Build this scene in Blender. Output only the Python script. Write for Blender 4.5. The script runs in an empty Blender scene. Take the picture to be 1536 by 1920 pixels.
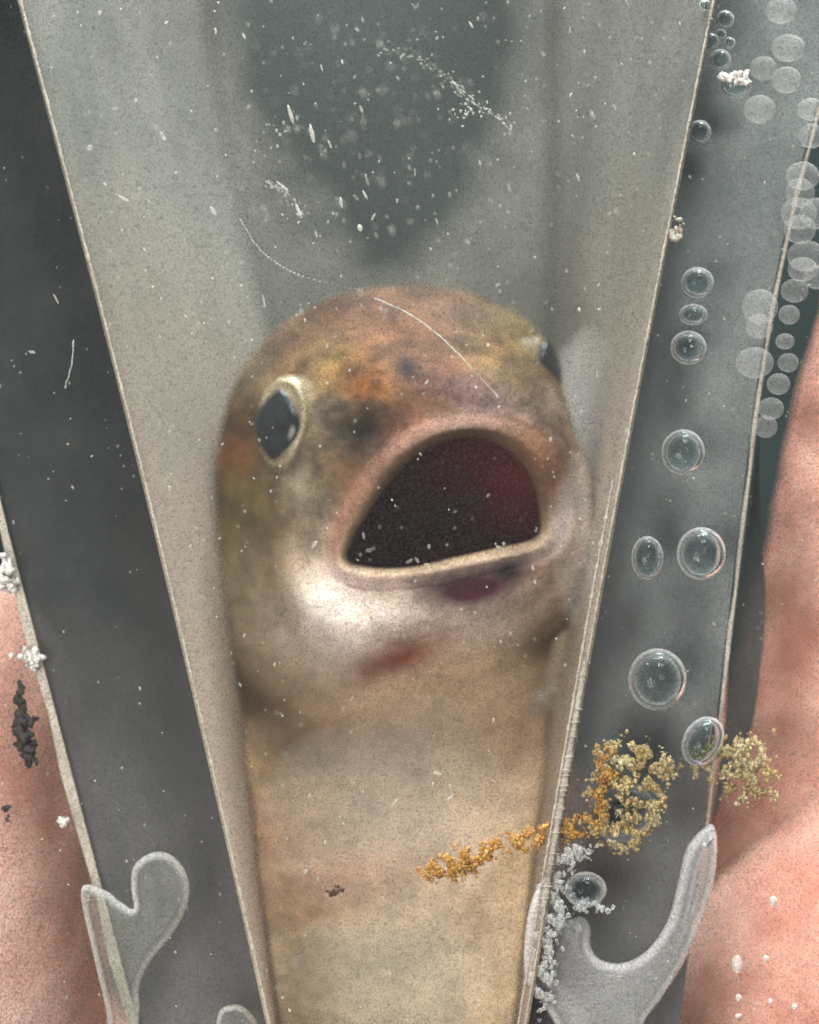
import bpy, bmesh, math, random
from mathutils import Vector, Matrix, noise
import numpy as np

# ------------------------------------------------------------------ camera, world, light
sc = bpy.context.scene
CM = 0.01                      # everything below is written in centimetres
D = 30.0                       # camera distance to the front of the tank (y = 0)
PX = 300.0                     # photo pixels per centimetre in the plane y = 0

cam_d = bpy.data.cameras.new('camera'); cam = bpy.data.objects.new('camera', cam_d)
sc.collection.objects.link(cam); sc.camera = cam
cam.location = (0, -D*CM, 0); cam.rotation_euler = (math.pi/2, 0, 0)
cam_d.sensor_fit = 'VERTICAL'; cam_d.sensor_height = 24; cam_d.lens = 24*D/6.4
cam_d.clip_start = 0.01; cam_d.clip_end = 20
cam_d.dof.use_dof = True; cam_d.dof.focus_distance = (D+0.1)*CM; cam_d.dof.aperture_fstop = 10.5

w = bpy.data.worlds.new('World'); sc.world = w; w.use_nodes = True
_wt = w.node_tree; _tc = _wt.nodes.new('ShaderNodeTexCoord'); _sp = _wt.nodes.new('ShaderNodeSeparateXYZ')
_wr = _wt.nodes.new('ShaderNodeValToRGB'); _wm = _wt.nodes.new('ShaderNodeMath'); _wm.operation = 'MULTIPLY_ADD'
_wm.inputs[1].default_value = 0.5; _wm.inputs[2].default_value = 0.5
_wt.links.new(_tc.outputs['Generated'], _sp.inputs[0]); _wt.links.new(_sp.outputs[2], _wm.inputs[0]); _wt.links.new(_wm.outputs[0], _wr.inputs[0])
_e = _wr.color_ramp.elements; _e.new(0.55); _e.new(0.8)
for _k, (_p, _c) in enumerate([(0.0, (.30, .26, .24, 1)), (0.5, (.20, .23, .24, 1)), (0.75, (1.3, 1.4, 1.45, 1)), (1.0, (4.2, 4.4, 4.5, 1))]):
    _e[_k].position = _p; _e[_k].color = _c
_wt.links.new(_wr.outputs[0], _wt.nodes['Background'].inputs[0])
w.node_tree.nodes['Background'].inputs[1].default_value = 0.42

def lamp(name, loc, target, size, power, col):
    l = bpy.data.lights.new(name, 'AREA'); l.shape = 'DISK'; l.size = size*CM; l.energy = power; l.color = col
    o = bpy.data.objects.new(name, l); sc.collection.objects.link(o)
    o.location = Vector(loc)*CM
    o.rotation_euler = (Vector(target)-Vector(loc)).to_track_quat('-Z', 'Y').to_euler()
    return o
lamp('key_lamp', (7, -26, 34), (0, 1, 0), 16, 2.7, (1.0, 0.97, 0.92))
lamp('fill_lamp', (-15, -32, -8), (0, 1, -1), 22, 1.7, (1.0, 0.93, 0.88))
lamp('added_top_lamp', (1, 3, 26), (0, 1, 0), 18, 3.0, (0.93, 0.98, 1.0))  # added overhead to give bubbles and glue bright rims

sc.view_settings.view_transform = 'Standard'; sc.view_settings.look = 'None'
sc.view_settings.exposure = 0.14; sc.view_settings.gamma = 1.0
sc.render.engine = 'CYCLES'
sc.cycles.transparent_max_bounces = 32
sc.cycles.volume_bounces = 0
sc.cycles.max_bounces = 8; sc.cycles.diffuse_bounces = 3; sc.cycles.glossy_bounces = 3

# ------------------------------------------------------------------ helpers
R = random.Random(7)
def P(px, py, y=0.0):
    """photo pixel at depth y (cm behind the front pane) -> cm"""
    k = (D+y)/D
    return Vector(((px-768)/PX*k, y, (960-py)/PX*k))

def props(o, label=None, cat=None, group=None, kind=None):
    if label: o['label'] = label
    if cat: o['category'] = cat
    if group: o['group'] = group
    if kind: o['kind'] = kind
    return o

def mesh(name, verts, faces, mat, parent=None, smooth=True, loc=None):
    """verts in cm"""
    me = bpy.data.meshes.new(name)
    me.from_pydata([tuple(Vector(v)*CM) for v in verts], [], faces)
    me.materials.append(mat)
    if smooth: me.polygons.foreach_set('use_smooth', [True]*len(me.polygons))
    me.update()
    o = bpy.data.objects.new(name, me); sc.collection.objects.link(o)
    if parent: o.parent = parent
    if loc is not None: o.location = Vector(loc)*CM
    return o

def fix_normals(o):
    bm = bmesh.new(); bm.from_mesh(o.data); bmesh.ops.recalc_face_normals(bm, faces=bm.faces)
    bm.to_mesh(o.data); bm.free(); return o

def empty(name, loc=(0,0,0)):
    o = bpy.data.objects.new(name, None); sc.collection.objects.link(o); o.location = Vector(loc)*CM
    o.empty_display_size = 0.005
    return o

class NT:
    def __init__(s, name):
        s.m = bpy.data.materials.new(name); s.m.use_nodes = True
        s.t = s.m.node_tree; s.t.nodes.clear()
        s.out = s.t.nodes.new('ShaderNodeOutputMaterial')
        tc = s.t.nodes.new('ShaderNodeTexCoord'); mp = s.t.nodes.new('ShaderNodeMapping')
        mp.inputs['Scale'].default_value = (100,)*3           # object metres -> cm
        s.t.links.new(tc.outputs['Object'], mp.inputs[0]); s.co = mp.outputs[0]
    def n(s, typ, **kw):
        nd = s.t.nodes.new(typ)
        for k, v in kw.items():
            if k.startswith('i_'): nd.inputs[k[2:].replace('_', ' ')].default_value = v
            else: setattr(nd, k, v)
        return nd
    def l(s, a, b): s.t.links.new(a, b)
    def noise(s, scale, detail=4, rough=0.6, dist=0.0, vec=None):
        nd = s.n('ShaderNodeTexNoise', i_Scale=scale, i_Detail=detail, i_Roughness=rough, i_Distortion=dist)
        s.l(vec or s.co, nd.inputs['Vector']); return nd.outputs[0]
    def ramp(s, fac, stops):
        nd = s.n('ShaderNodeValToRGB'); e = nd.color_ramp.elements
        while len(e) < len(stops): e.new(0.5)
        for i, (p, c) in enumerate(stops):
            e[i].position = p; e[i].color = (c if len(c) == 4 else (*c, 1)) if not isinstance(c, float) else (c, c, c, 1)
        s.l(fac, nd.inputs[0]); return nd.outputs[0]
    def math(s, op, a, b=None, clamp=False):
        nd = s.n('ShaderNodeMath', operation=op, use_clamp=clamp)
        for i, v in enumerate((a, b)):
            if v is None: continue
            if isinstance(v, (int, float)): nd.inputs[i].default_value = v
            else: s.l(v, nd.inputs[i])
        return nd.outputs[0]
    def mix(s, fac, a, b, mode='MIX'):
        nd = s.n('ShaderNodeMix', data_type='RGBA', blend_type=mode)
        for i, v in ((0, fac), (6, a), (7, b)):
            if isinstance(v, (int, float)): nd.inputs[i].default_value = v
            elif isinstance(v, tuple): nd.inputs[i].default_value = (*v, 1)
            else: s.l(v, nd.inputs[i])
        return nd.outputs[2]
    def mixsh(s, fac, a, b):
        nd = s.n('ShaderNodeMixShader')
        if isinstance(fac, (int, float)): nd.inputs[0].default_value = fac
        else: s.l(fac, nd.inputs[0])
        s.l(a, nd.inputs[1]); s.l(b, nd.inputs[2]); return nd.outputs[0]
    def pr(s, col, rough=0.5, spec=0.5, **kw):
        nd = s.n('ShaderNodeBsdfPrincipled')
        nd.inputs['Roughness'].default_value = rough; nd.inputs['Specular IOR Level'].default_value = spec
        if isinstance(col, tuple): nd.inputs['Base Color'].default_value = (*col, 1)
        else: s.l(col, nd.inputs['Base Color'])
        for k, v in kw.items():
            nd.inputs[k.replace('_', ' ')].default_value = v
        return nd
    def bump(s, h, strength, dist, nd):
        b = s.n('ShaderNodeBump'); b.inputs['Strength'].default_value = strength
        b.inputs['Distance'].default_value = dist*CM; s.l(h, b.inputs['Height']); s.l(b.outputs[0], nd.inputs['Normal'])
    def done(s, sh): s.l(sh, s.out.inputs[0]); return s.m

# ------------------------------------------------------------------ materials
def m_plastic(name, c0, c1, transp, tint=(1,1,1), rough=0.55, spec=0.12, s1=0.9, low=None, fade=None, z0=4.0):
    """scuffed see-through plastic: part opaque film, part clear"""
    t = NT(name)
    a = t.ramp(t.noise(s1, 6, 0.65), [(0.35, c0), (0.65, c1)])
    if low:      # painted shift towards the bottom: warm bounce light on chamber walls, plain tone elsewhere
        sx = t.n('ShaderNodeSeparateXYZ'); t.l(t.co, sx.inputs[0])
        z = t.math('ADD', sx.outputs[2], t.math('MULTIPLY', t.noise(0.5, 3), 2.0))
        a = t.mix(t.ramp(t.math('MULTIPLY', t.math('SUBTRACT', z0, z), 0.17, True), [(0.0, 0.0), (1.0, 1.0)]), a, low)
    g = t.noise(55, 2, 0.7)
    a = t.mix(t.math('MULTIPLY', g, 0.30), a, (0.0, 0.0, 0.0), 'MIX')
    p = t.pr(a, rough, spec); t.bump(t.noise(9, 4), 0.12, 0.02, p)
    tr = t.n('ShaderNodeBsdfTransparent'); tr.inputs[0].default_value = (*tint, 1)
    f = t.math('MULTIPLY', t.noise(2.3, 5, 0.6), transp*2, True)
    if fade:      # the film thins out towards the rear of the chamber, in ragged patches
        sy = t.n('ShaderNodeSeparateXYZ'); t.l(t.co, sy.inputs[0])
        yy = t.math('ADD', sy.outputs[1], t.math('MULTIPLY', t.math('SUBTRACT', t.noise(1.1, 5, 0.6), 0.5), 3.4))
        q = t.math('MULTIPLY', t.math('SUBTRACT', yy, fade[0]), 1/(fade[1]-fade[0]), True)
        zz = t.math('MULTIPLY', t.math('ADD', sy.outputs[2], 0.6), 0.6, True)      # clearer only high up
        f = t.math('MAXIMUM', f, t.math('MULTIPLY', q, zz))
    return t.done(t.mixsh(f, p.outputs[0], tr.outputs[0]))

M_smoky = m_plastic('smoky_plastic', (0.018, 0.030, 0.032), (0.060, 0.068, 0.066), 0.32, (0.75, 0.82, 0.8), low=(0.32, 0.305, 0.298), z0=1.2)
M_channel = m_plastic('clear_scuffed_plastic', (0.16, 0.20, 0.20), (0.34, 0.385, 0.375), 0.26, (0.8, 0.88, 0.86), low=(0.15, 0.152, 0.152))  # pale blue haze painted into the upper part, darker towards the bottom
M_wall = m_plastic('frosted_plastic', (0.17, 0.18, 0.16), (0.27, 0.272, 0.235), 0.16, (0.9, 0.88, 0.8), 0.6, 0.15, 0.6, low=(0.60, 0.47, 0.345), z0=3.4)  # low carries the hand's warm bounce as colour
M_edge = m_plastic('cut_plastic_edge', (0.45, 0.41, 0.34), (0.62, 0.57, 0.48), 0.12, rough=0.3, s1=6)

def m_pane():
    t = NT('grainy_pane')
    lw = t.n('ShaderNodeFresnel', i_IOR=1.45)
    gl = t.n('ShaderNodeBsdfGlossy'); gl.inputs['Roughness'].default_value = 0.015
    tr = t.n('ShaderNodeBsdfTransparent')
    base = t.mixsh(t.math('MULTIPLY', lw.outputs[0], 0.22), tr.outputs[0], gl.outputs[0])
    # camera grain painted on as fine pale and dark speckle
    df = t.n('ShaderNodeBsdfDiffuse'); df.inputs[0].default_value = (0.62, 0.62, 0.58, 1)
    dk = t.n('ShaderNodeBsdfDiffuse'); dk.inputs[0].default_value = (0.03, 0.03, 0.03, 1)
    g1 = t.ramp(t.noise(100, 1, 0.9), [(0.48, 0.0), (0.78, 1.0)])
    g2 = t.ramp(t.noise(84, 1, 0.9, vec=t.n('ShaderNodeVectorMath').outputs[0]), [(0.48, 0.0), (0.78, 1.0)])
    vm = t.t.nodes[[n.bl_idname for n in t.t.nodes].index('ShaderNodeVectorMath')]
    t.l(t.co, vm.inputs[0]); vm.inputs[1].default_value = (13.1, 5.7, 3.3)
    cl = t.noise(1.1, 5, 0.6)
    s1 = t.mixsh(t.math('ADD', t.math('MULTIPLY', g1, 0.02), 0.0), base, df.outputs[0])
    s2 = t.mixsh(t.math('MULTIPLY', g2, 0.65), s1, dk.outputs[0])
    return t.done(s2)
M_pane = m_pane()

def m_simple(name, c0, c1, scale, rough=0.5, spec=0.5, bump=0.0, **kw):
    t = NT(name); a = t.ramp(t.noise(scale, 6, 0.65), [(0.35, c0), (0.65, c1)])
    p = t.pr(a, rough, spec, **kw)
    if bump: t.bump(t.noise(scale*4, 5), bump, 0.02, p)
    return t.done(p.outputs[0])

def m_skin():
    t = NT('wet_skin')
    a = t.ramp(t.noise(0.55, 4, 0.6), [(0.30, (0.64, 0.25, 0.18)), (0.5, (0.90, 0.55, 0.44)), (0.70, (0.93, 0.68, 0.58))])
    b = t.ramp(t.noise(9, 6, 0.7), [(0.35, (0.55, 0.25, 0.2)), (0.6, (1.0, 1.0, 1.0))])
    a = t.mix(0.30, a, b, 'MULTIPLY')
    v = t.n('ShaderNodeTexVoronoi', i_Scale=7.5); t.l(t.co, v.inputs['Vector'])
    sp = t.ramp(v.outputs['Distance'], [(0.0, 1.0), (0.12, 0.0)])
    a = t.mix(t.math('MULTIPLY', sp, 0.5), a, (0.42, 0.14, 0.10))
    p = t.pr(a, 0.55, 0.25)
    p.inputs['Subsurface Weight'].default_value = 0.25
    p.inputs['Subsurface Radius'].default_value = (0.004, 0.0015, 0.0008); p.inputs['Subsurface Scale'].default_value = 0.5
    t.bump(t.noise(16, 6, 0.7), 0.5, 0.04, p)
    return t.done(p.outputs[0])
M_skin = m_skin()

def m_fish():
    t = NT('fish_skin')
    at = t.n('ShaderNodeAttribute', attribute_name='pigment')
    a = at.outputs['Color']
    n1 = t.ramp(t.noise(3.2, 6, 0.75), [(0.36, 0.62), (0.52, 0.88), (0.66, 1.08)])
    a = t.mix(1.0, a, n1, 'MULTIPLY')
    v = t.ramp(t.noise(22, 4, 0.7), [(0.35, 0.6), (0.6, 1.0)])
    a = t.mix(0.6, a, v, 'MULTIPLY')
    p = t.pr(a, 0.55, 0.12); t.bump(t.noise(12, 6, 0.65), 0.8, 0.045, p)
    p.inputs['Subsurface Weight'].default_value = 0.15
    p.inputs['Subsurface Radius'].default_value = (0.001, 0.0006, 0.0004); p.inputs['Subsurface Scale'].default_value = 0.4
    return t.done(p.outputs[0])
M_fish = m_fish()

def m_bubble(name='air_bubble_film'):
    t = NT(name)
    lw = t.n('ShaderNodeLayerWeight', i_Blend=0.5)
    p = t.pr((0.90, 0.92, 0.91), 0.25, 1.0, Metallic=0.25)
    g = t.n('ShaderNodeBsdfGlass'); g.inputs['IOR'].default_value = 0.80; g.inputs['Roughness'].default_value = 0.03
    g.inputs[0].default_value = (0.74, 0.82, 0.83, 1)
    f = t.ramp(lw.outputs['Facing'], [(0.15, 0.0), (0.42, 0.16), (0.65, 0.62), (0.88, 0.92)])
    return t.done(t.mixsh(f, g.outputs[0], p.outputs[0]))
M_bubble = m_bubble()

def m_gel(name, col, lo, hi, s=3):
    """clear silicone: see-through in the middle, whitish and shiny at the rounded rims"""
    t = NT(name)
    lw = t.n('ShaderNodeLayerWeight', i_Blend=0.5)
    p = t.pr(t.ramp(t.noise(s, 5), [(0.3, col), (0.7, tuple(min(1, c*1.25) for c in col))]), 0.15, 0.8)
    tr = t.n('ShaderNodeBsdfTransparent'); tr.inputs[0].default_value = (0.93, 0.95, 0.93, 1)
    f = t.ramp(lw.outputs['Facing'], [(0.15, lo), (0.85, hi)])
    return t.done(t.mixsh(f, tr.outputs[0], p.outputs[0]))
M_gel = m_gel('clear_silicone', (0.70, 0.70, 0.66), 0.06, 0.95)
M_gelw = m_gel('cloudy_silicone', (0.88, 0.87, 0.86), 0.14, 0.98)

t = NT('silt'); _p = t.pr((0.6, 0.6, 0.54), 0.6, 0.2); _t = t.n('ShaderNodeBsdfTransparent')
M_silt = t.done(t.mixsh(t.ramp(t.noise(1.5, 2), [(0.35, 0.45), (0.65, 0.92)]), _p.outputs[0], _t.outputs[0]))
M_back = m_simple('dark_background', (0.003, 0.008, 0.008), (0.020, 0.032, 0.031), 0.3, 0.9, 0.1)

# ------------------------------------------------------------------ setting
bk = mesh('background', [(-120, 24, -90), (120, 24, -90), (120, 24, 90), (-120, 24, 90)], [(0, 1, 2, 3)], M_back)
props(bk, kind='structure')

def prism(name, front, back, mat, parent=None):
    """closed solid from two rings of points (cm)"""
    n = len(front); v = list(front)+list(back)
    f = [tuple(range(n)), tuple(range(2*n-1, n-1, -1))]
    f += [(i, i+n, (i+1) % n+n, (i+1) % n) for i in range(n)]
    return fix_normals(mesh(name, v, f, mat, parent, smooth=False))

# V chamber lines at the front: left through (38,0)-(505,1920), right through (1338,0)-(985,1920)
def lx(py): return 38 + (505-38)*py/1920 + 14*math.sin(py/1920*math.pi)
def rx(py): return 1338 + (985-1338)*py/1920 - 10*math.sin(py/1920*math.pi)
TOP, BOT = -700, 2700
YB = 4.2                                     # depth of the chamber
def sst(x): x = min(max(x, 0), 1); return x*x*(3-2*x)
def blx(py): return 400 + 140*sst(py/900)   # rear edges (photo px at depth YB)
def brx(py): return 1030 - 85*sst((py-700)/1200)

tank = props(empty('fish_tank', P(768, BOT+60, 2)), 'clear tapered plastic viewing tank with scuffed walls, speckled pane and dark sides around the fish', 'tank')
def T(o):
    o.parent = tank; o.matrix_parent_inverse = Matrix.Translation(-tank.location); return o

ys = [TOP+(BOT-TOP)*i/40 for i in range(41)]
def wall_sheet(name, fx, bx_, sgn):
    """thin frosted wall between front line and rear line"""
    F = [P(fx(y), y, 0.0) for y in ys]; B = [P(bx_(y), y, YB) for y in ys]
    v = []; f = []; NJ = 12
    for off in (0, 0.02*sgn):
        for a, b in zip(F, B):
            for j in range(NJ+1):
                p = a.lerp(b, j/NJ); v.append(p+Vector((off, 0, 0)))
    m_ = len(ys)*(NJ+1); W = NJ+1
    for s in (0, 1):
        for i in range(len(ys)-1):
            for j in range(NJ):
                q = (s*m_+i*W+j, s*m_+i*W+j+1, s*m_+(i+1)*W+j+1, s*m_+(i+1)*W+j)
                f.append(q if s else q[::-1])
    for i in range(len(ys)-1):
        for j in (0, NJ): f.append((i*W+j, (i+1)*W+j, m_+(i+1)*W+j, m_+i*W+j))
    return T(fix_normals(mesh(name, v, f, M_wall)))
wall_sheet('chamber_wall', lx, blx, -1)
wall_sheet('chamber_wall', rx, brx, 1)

# rear pane, grey haze painted on except for a ragged clear patch high up
t = NT('hazed_rear_pane'); a_ = t.ramp(t.noise(0.8, 6, 0.65), [(0.35, (0.09, 0.10, 0.09)), (0.65, (0.165, 0.165, 0.14))])
p_ = t.pr(a_, 0.7, 0.1); tr_ = t.n('ShaderNodeBsdfTransparent'); tr_.inputs[0].default_value = (0.9, 0.95, 0.95, 1)
sx_ = t.n('ShaderNodeSeparateXYZ'); t.l(t.co, sx_.inputs[0])
dx_ = t.math('MULTIPLY', t.math('ADD', sx_.outputs[0], 0.24), 1/1.22); dz_ = t.math('MULTIPLY', t.math('SUBTRACT', sx_.outputs[2], 3.7), 1/2.45)
rr_ = t.math('SQRT', t.math('ADD', t.math('MULTIPLY', dx_, dx_), t.math('MULTIPLY', dz_, dz_)))
rr_ = t.math('ADD', rr_, t.math('MULTIPLY', t.math('SUBTRACT', t.noise(1.3, 6, 0.65), 0.5), 0.9))
M_rear = t.done(t.mixsh(t.ramp(rr_, [(0.70, 0.05), (1.25, 1.0)]), tr_.outputs[0], p_.outputs[0]))
T(prism('rear_pane', [P(430, BOT, YB+.03), P(1000, BOT, YB+.03), P(1060, TOP, YB+.03), P(380, TOP, YB+.03)],
        [P(430, BOT, YB+.12), P(1000, BOT, YB+.12), P(1060, TOP, YB+.12), P(380, TOP, YB+.12)], M_rear))
# front pane
pz0, pz1 = P(0, TOP).z, P(0, BOT).z
T(prism('front_pane', [(-5, -0.30, pz1), (5, -0.30, pz1), (5, -0.30, pz0), (-5, -0.30, pz0)],
        [(-5, -0.08, pz1), (5, -0.08, pz1), (5, -0.08, pz0), (-5, -0.08, pz0)], M_pane))
# water
wf = [P(lx(y)+8, y, 0.02) for y in ys]+[P(rx(y)-8, y, 0.02) for y in reversed(ys)]
wb = [P(blx(y)+8, y, YB-.05) for y in ys]+[P(brx(y)-8, y, YB-.05) for y in reversed(ys)]
t = NT('cloudy_water'); vs = t.n('ShaderNodeVolumeScatter'); vs.inputs['Color'].default_value = (0.86, 0.83, 0.76, 1)
vs.inputs['Density'].default_value = 0.009/CM; vs.inputs['Anisotropy'].default_value = 0.0
t.l(vs.outputs[0], t.out.inputs['Volume']); M_water = t.m
water = props(prism('water', wf, wb, M_water), kind='structure')

# side channels: left dark plate, right clearer plate, each with a pale cut outer edge
def lo(py): return -10 + (232+10)*(py-1000)/920 if py > 1000 else -10 + (py-1000)*0.24
def ro(py): return 1418 + (1330-1418)*(py-820)/740 if py > 820 else 1418 + (820-py)*0.119 + ((820-py)/820)**2*90
def plate(name, a, b, y0, y1, mat, top=TOP, bot=BOT):
    yy = [top+(bot-top)*i/30 for i in range(31)]
    fr = [P(a(y), y, y0) for y in yy]+[P(b(y), y, y0) for y in reversed(yy)]
    bb = [P(a(y), y, y1) for y in yy]+[P(b(y), y, y1) for y in reversed(yy)]
    n = 31; v = fr+bb; f = []
    for k in range(n-1):
        f.append((k, k+1, 2*n-2-k, 2*n-1-k)); f.append((2*n+k, 2*n+2*n-1-k, 2*n+2*n-2-k, 2*n+k+1))
        f.append((k, k+2*n, k+1+2*n, k+1)); j = n+k; f.append((j, j+2*n, j+1+2*n, j+1))
    f.append((0, 2*n-1, 4*n-1, 2*n)); f.append((n-1, n, 3*n, 3*n-1))
    return T(fix_normals(mesh(name, v, f, mat, smooth=False)))
plate('side_panel', lambda y: lo(y)+26, lambda y: lx(y)+(blx(y)-lx(y))*.125-6, 0.55, 0.75, M_smoky)
plate('panel_edge', lambda y: lo(y)+8+4*math.sin(y*.02), lambda y: lo(y)+26, 0.5, 0.9, M_edge)
plate('side_panel', lambda y: rx(y)+(brx(y)-rx(y))*.125+6, lambda y: ro(y)-12, 0.55, 0.75, M_channel)
plate('panel_edge', lambda y: ro(y)-9+2*math.sin(y*.03), lambda y: ro(y)-2, 0.5, 0.8, M_edge, TOP, 1560)
plate('outer_side', lambda y: ro(y)+4, lambda y: ro(y)+6+54*sst((y-790)/420)*(1-sst((y-1330)/230)), 0.85, 1.0, M_smoky, 790, 1560)

# glue seams along the two front edges
def seam(name, fx, r0, mat, seed, off=0, a=TOP, b=BOT, y=-0.03):
    rr = random.Random(seed); v = []; f = []; n = 420; K = 8
    for i in range(n+1):
        py = a+(b-a)*i/n; c = P(fx(py)+off+rr.uniform(-.6, .6), py, y)
        nz = noise.noise(Vector((py*0.02, seed, 0)))
        r = r0*(0.75+0.6*abs(nz)+(0.9*rr.random() if rr.random() < 0.09 else 0))
        for k in range(K):
            an = 2*math.pi*k/K; v.append(c+Vector((math.cos(an)*r, math.sin(an)*min(r, .03), 0)))
    for i in range(n):
        for k in range(K): f.append((i*K+k, i*K+(k+1) % K, (i+1)*K+(k+1) % K, (i+1)*K+k))
    return T(mesh(name, v, f, mat))
seam('glue_seam', lx, 0.010, M_edge, 3)
seam('glue_seam', rx, 0.009, M_edge, 5)
seam('glue_seam', rx, 0.010, M_edge, 8, off=-13, a=900)
seam('glue_seam', rx, 0.026, M_edge, 14, off=-3, a=1240, b=1700)

# ------------------------------------------------------------------ fish
def cr(p0, p1, p2, p3, t):
    return 0.5*((2*p1)+(-p0+p2)*t+(2*p0-5*p1+4*p2-p3)*t*t+(-p0+3*p1-3*p2+p3)*t*t*t)
# columns: 3 2 1 12 11 10 9 8 7 6 5 4 o'clock round the mouth
L = []
def loop(xy, dep): L.append([(x, y, d) for (x, y), d in zip(xy, dep if isinstance(dep, (list, tuple)) else [dep]*12)])
op = [(1012,962),(992,888),(940,836),(870,820),(788,850),(715,925),(650,1040),(690,1064),(770,1064),(850,1046),(930,1028),(1004,1008)]
cen = (850, 960)
def scl(pts, k, c=cen): return [(c[0]+(x-c[0])*k, c[1]+(y-c[1])*k) for x, y in pts]
dop = [.80,.68,.60,.58,.64,.78,1.02,.86,.70,.62,.62,.70]
loop(scl(op, 0.04), 2.3)
loop(scl(op, 0.45), 2.2)
loop(scl(op, 0.92), 1.75)
loop(scl(op, 1.06), 1.30)
loop(scl(op, 1.03), [d+.22 for d in dop])
loop(op, [d+.05 for d in dop])
mid = [(1035,958),(1018,878),(958,820),(870,804),(780,834),(704,908),(636,1040),(680,1076),(768,1078),(853,1062),(938,1045),(1018,1020)]
loop(mid, [d-.05 for d in dop])
lip = [(1066,955),(1050,862),(980,798),(872,782),(768,812),(684,888),(616,1040),(662,1098),(764,1100),(858,1084),(946,1064),(1044,1032)]
loop(lip, [d+.04 for d in dop])
loop([(1084,958),(1062,846),(995,780),(874,764),(758,792),(664,874),(596,1040),(642,1115),(756,1122),(858,1106),(956,1084),(1058,1046)],
     [.90,.80,.71,.69,.74,.86,1.09,.94,.77,.69,.70,.79])
loop([(1118,962),(1080,830),(1024,738),(878,690),(730,716),(600,850),(548,1030),(580,1160),(700,1200),(842,1172),(985,1130),(1098,1072)],
     [1.18,1.08,.95,.86,.88,.98,1.16,1.0,.84,.78,.86,1.02])
loop([(1128,990),(1072,790),(1012,640),(850,590),(660,618),(500,770),(478,1000),(538,1200),(660,1300),(810,1285),(965,1225),(1105,1120)],
     [1.85,1.75,1.6,1.45,1.42,1.5,1.55,1.45,1.35,1.3,1.4,1.6])
loop([(1122,1030),(1058,780),(975,600),(780,537),(585,575),(440,720),(405,970),(436,1220),(585,1345),(800,1345),(985,1285),(1108,1170)],
     [2.35,2.35,2.3,2.1,2.0,1.95,1.9,1.75,1.65,1.6,1.75,2.05])
loop([(1095,1110),(1020,860),(925,680),(760,620),(600,660),(470,800),(425,1060),(432,1300),(570,1430),(780,1445),(965,1400),(1082,1280)],
     [2.6,2.9,3.1,3.1,3.0,2.8,2.3,1.95,1.75,1.7,1.85,2.2])
loop([(1065,1310),(985,1120),(880,1000),(750,960),(640,1000),(530,1100),(440,1300),(462,1470),(580,1590),(760,1620),(925,1570),(1040,1460)],
     [2.3,3.0,3.4,3.5,3.4,3.0,2.2,1.75,1.6,1.55,1.6,1.8])
for cx, cy, hw, dd in ((743,1640,292,.85),(743,1900,262,.85),(740,2150,150,.65),(738,2380,90,.42),(738,2520,50,.22),(738,2560,20,.08)):
    xy = []; dp = []
    for h in range(12):
        a = math.radians(30*h); co_, si_ = math.cos(a), math.sin(a)
        xy.append((cx+hw*math.copysign(abs(co_)**.32, co_), cy-25*si_)); dp.append(2.35+dd*math.copysign(abs(si_)**.6, si_))
    loop(xy, dp)
A = np.array([[tuple(P(*p)) for p in lp] for lp in L])
SU, SV = 26, 26
NU = 12*SU; rows = []
for i in range(len(L)-1):
    n_ = SV if i < 14 else 12
    for s in range(n_):
        t_ = s/n_
        rows.append(cr(A[max(i-1, 0)], A[i], A[i+1], A[min(i+2, len(L)-1)], t_))
        rows[-1] = (rows[-1], i+t_)
rows.append((A[-1], len(L)-1.0))
V = []; LV = []; HR = []
for r_, lv in rows:
    for u in range(12):
        for s in range(SU):
            V.append(cr(r_[(u-1) % 12], r_[u], r_[(u+1) % 12], r_[(u+2) % 12], s/SU)); LV.append(lv); HR.append(u+s/SU)
V = np.array(V); LV = np.array(LV); HR = np.array(HR)
proj = lambda V: (768+V[:, 0]*PX*D/(D+V[:, 1]), 960-V[:, 2]*PX*D/(D+V[:, 1]))
qx, qy = proj(V)
def gau(cx, cy, rx_, ry_, rot=0):
    c, s = math.cos(math.radians(rot)), math.sin(math.radians(rot))
    dx, dy = qx-cx, qy-cy
    a, b = (dx*c+dy*s)/rx_, (-dx*s+dy*c)/ry_
    return np.exp(-(a*a+b*b))
out = (LV >= 7.3)
# the body is squeezed between the chamber walls
yy_ = np.clip(V[:, 1]/YB, 0, 1)
_vl = np.array([lx(a)+(blx(a)-lx(a))*b+7 for a, b in zip(qy, yy_)]); _vr = np.array([rx(a)+(brx(a)-rx(a))*b-7 for a, b in zip(qy, yy_)])
_k = (D+V[:, 1])/D/PX
V[:, 0] = np.where(LV > 9.5, np.clip(V[:, 0], (_vl-768)*_k, (_vr-768)*_k), V[:, 0])
qx, qy = proj(V)
# relief, cm towards the viewer (+)
rel = (0.10*gau(535,795,75,95) - 0.06*gau(640,820,26,120,20) - 0.09*gau(575,1010,22,120,12) - 0.08*gau(540,1150,30,110,-18)
       + 0.05*gau(690,700,50,40) - 0.05*gau(800,640,120,18,10) + 0.10*gau(680,1160,110,80) + 0.06*gau(900,1130,120,60,-10) - 0.07*gau(700,1310,190,22,-8) - 0.05*gau(1020,1120,90,16,-50) - 0.07*gau(745,1225,90,26,-18)
       - 0.05*gau(665,810,35,28) - 0.04*gau(610,930,28,40) + 0.05*gau(985,690,60,60) - .07*gau(1040,1200,60,40,-30))
V[:, 1] -= rel*out
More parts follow.
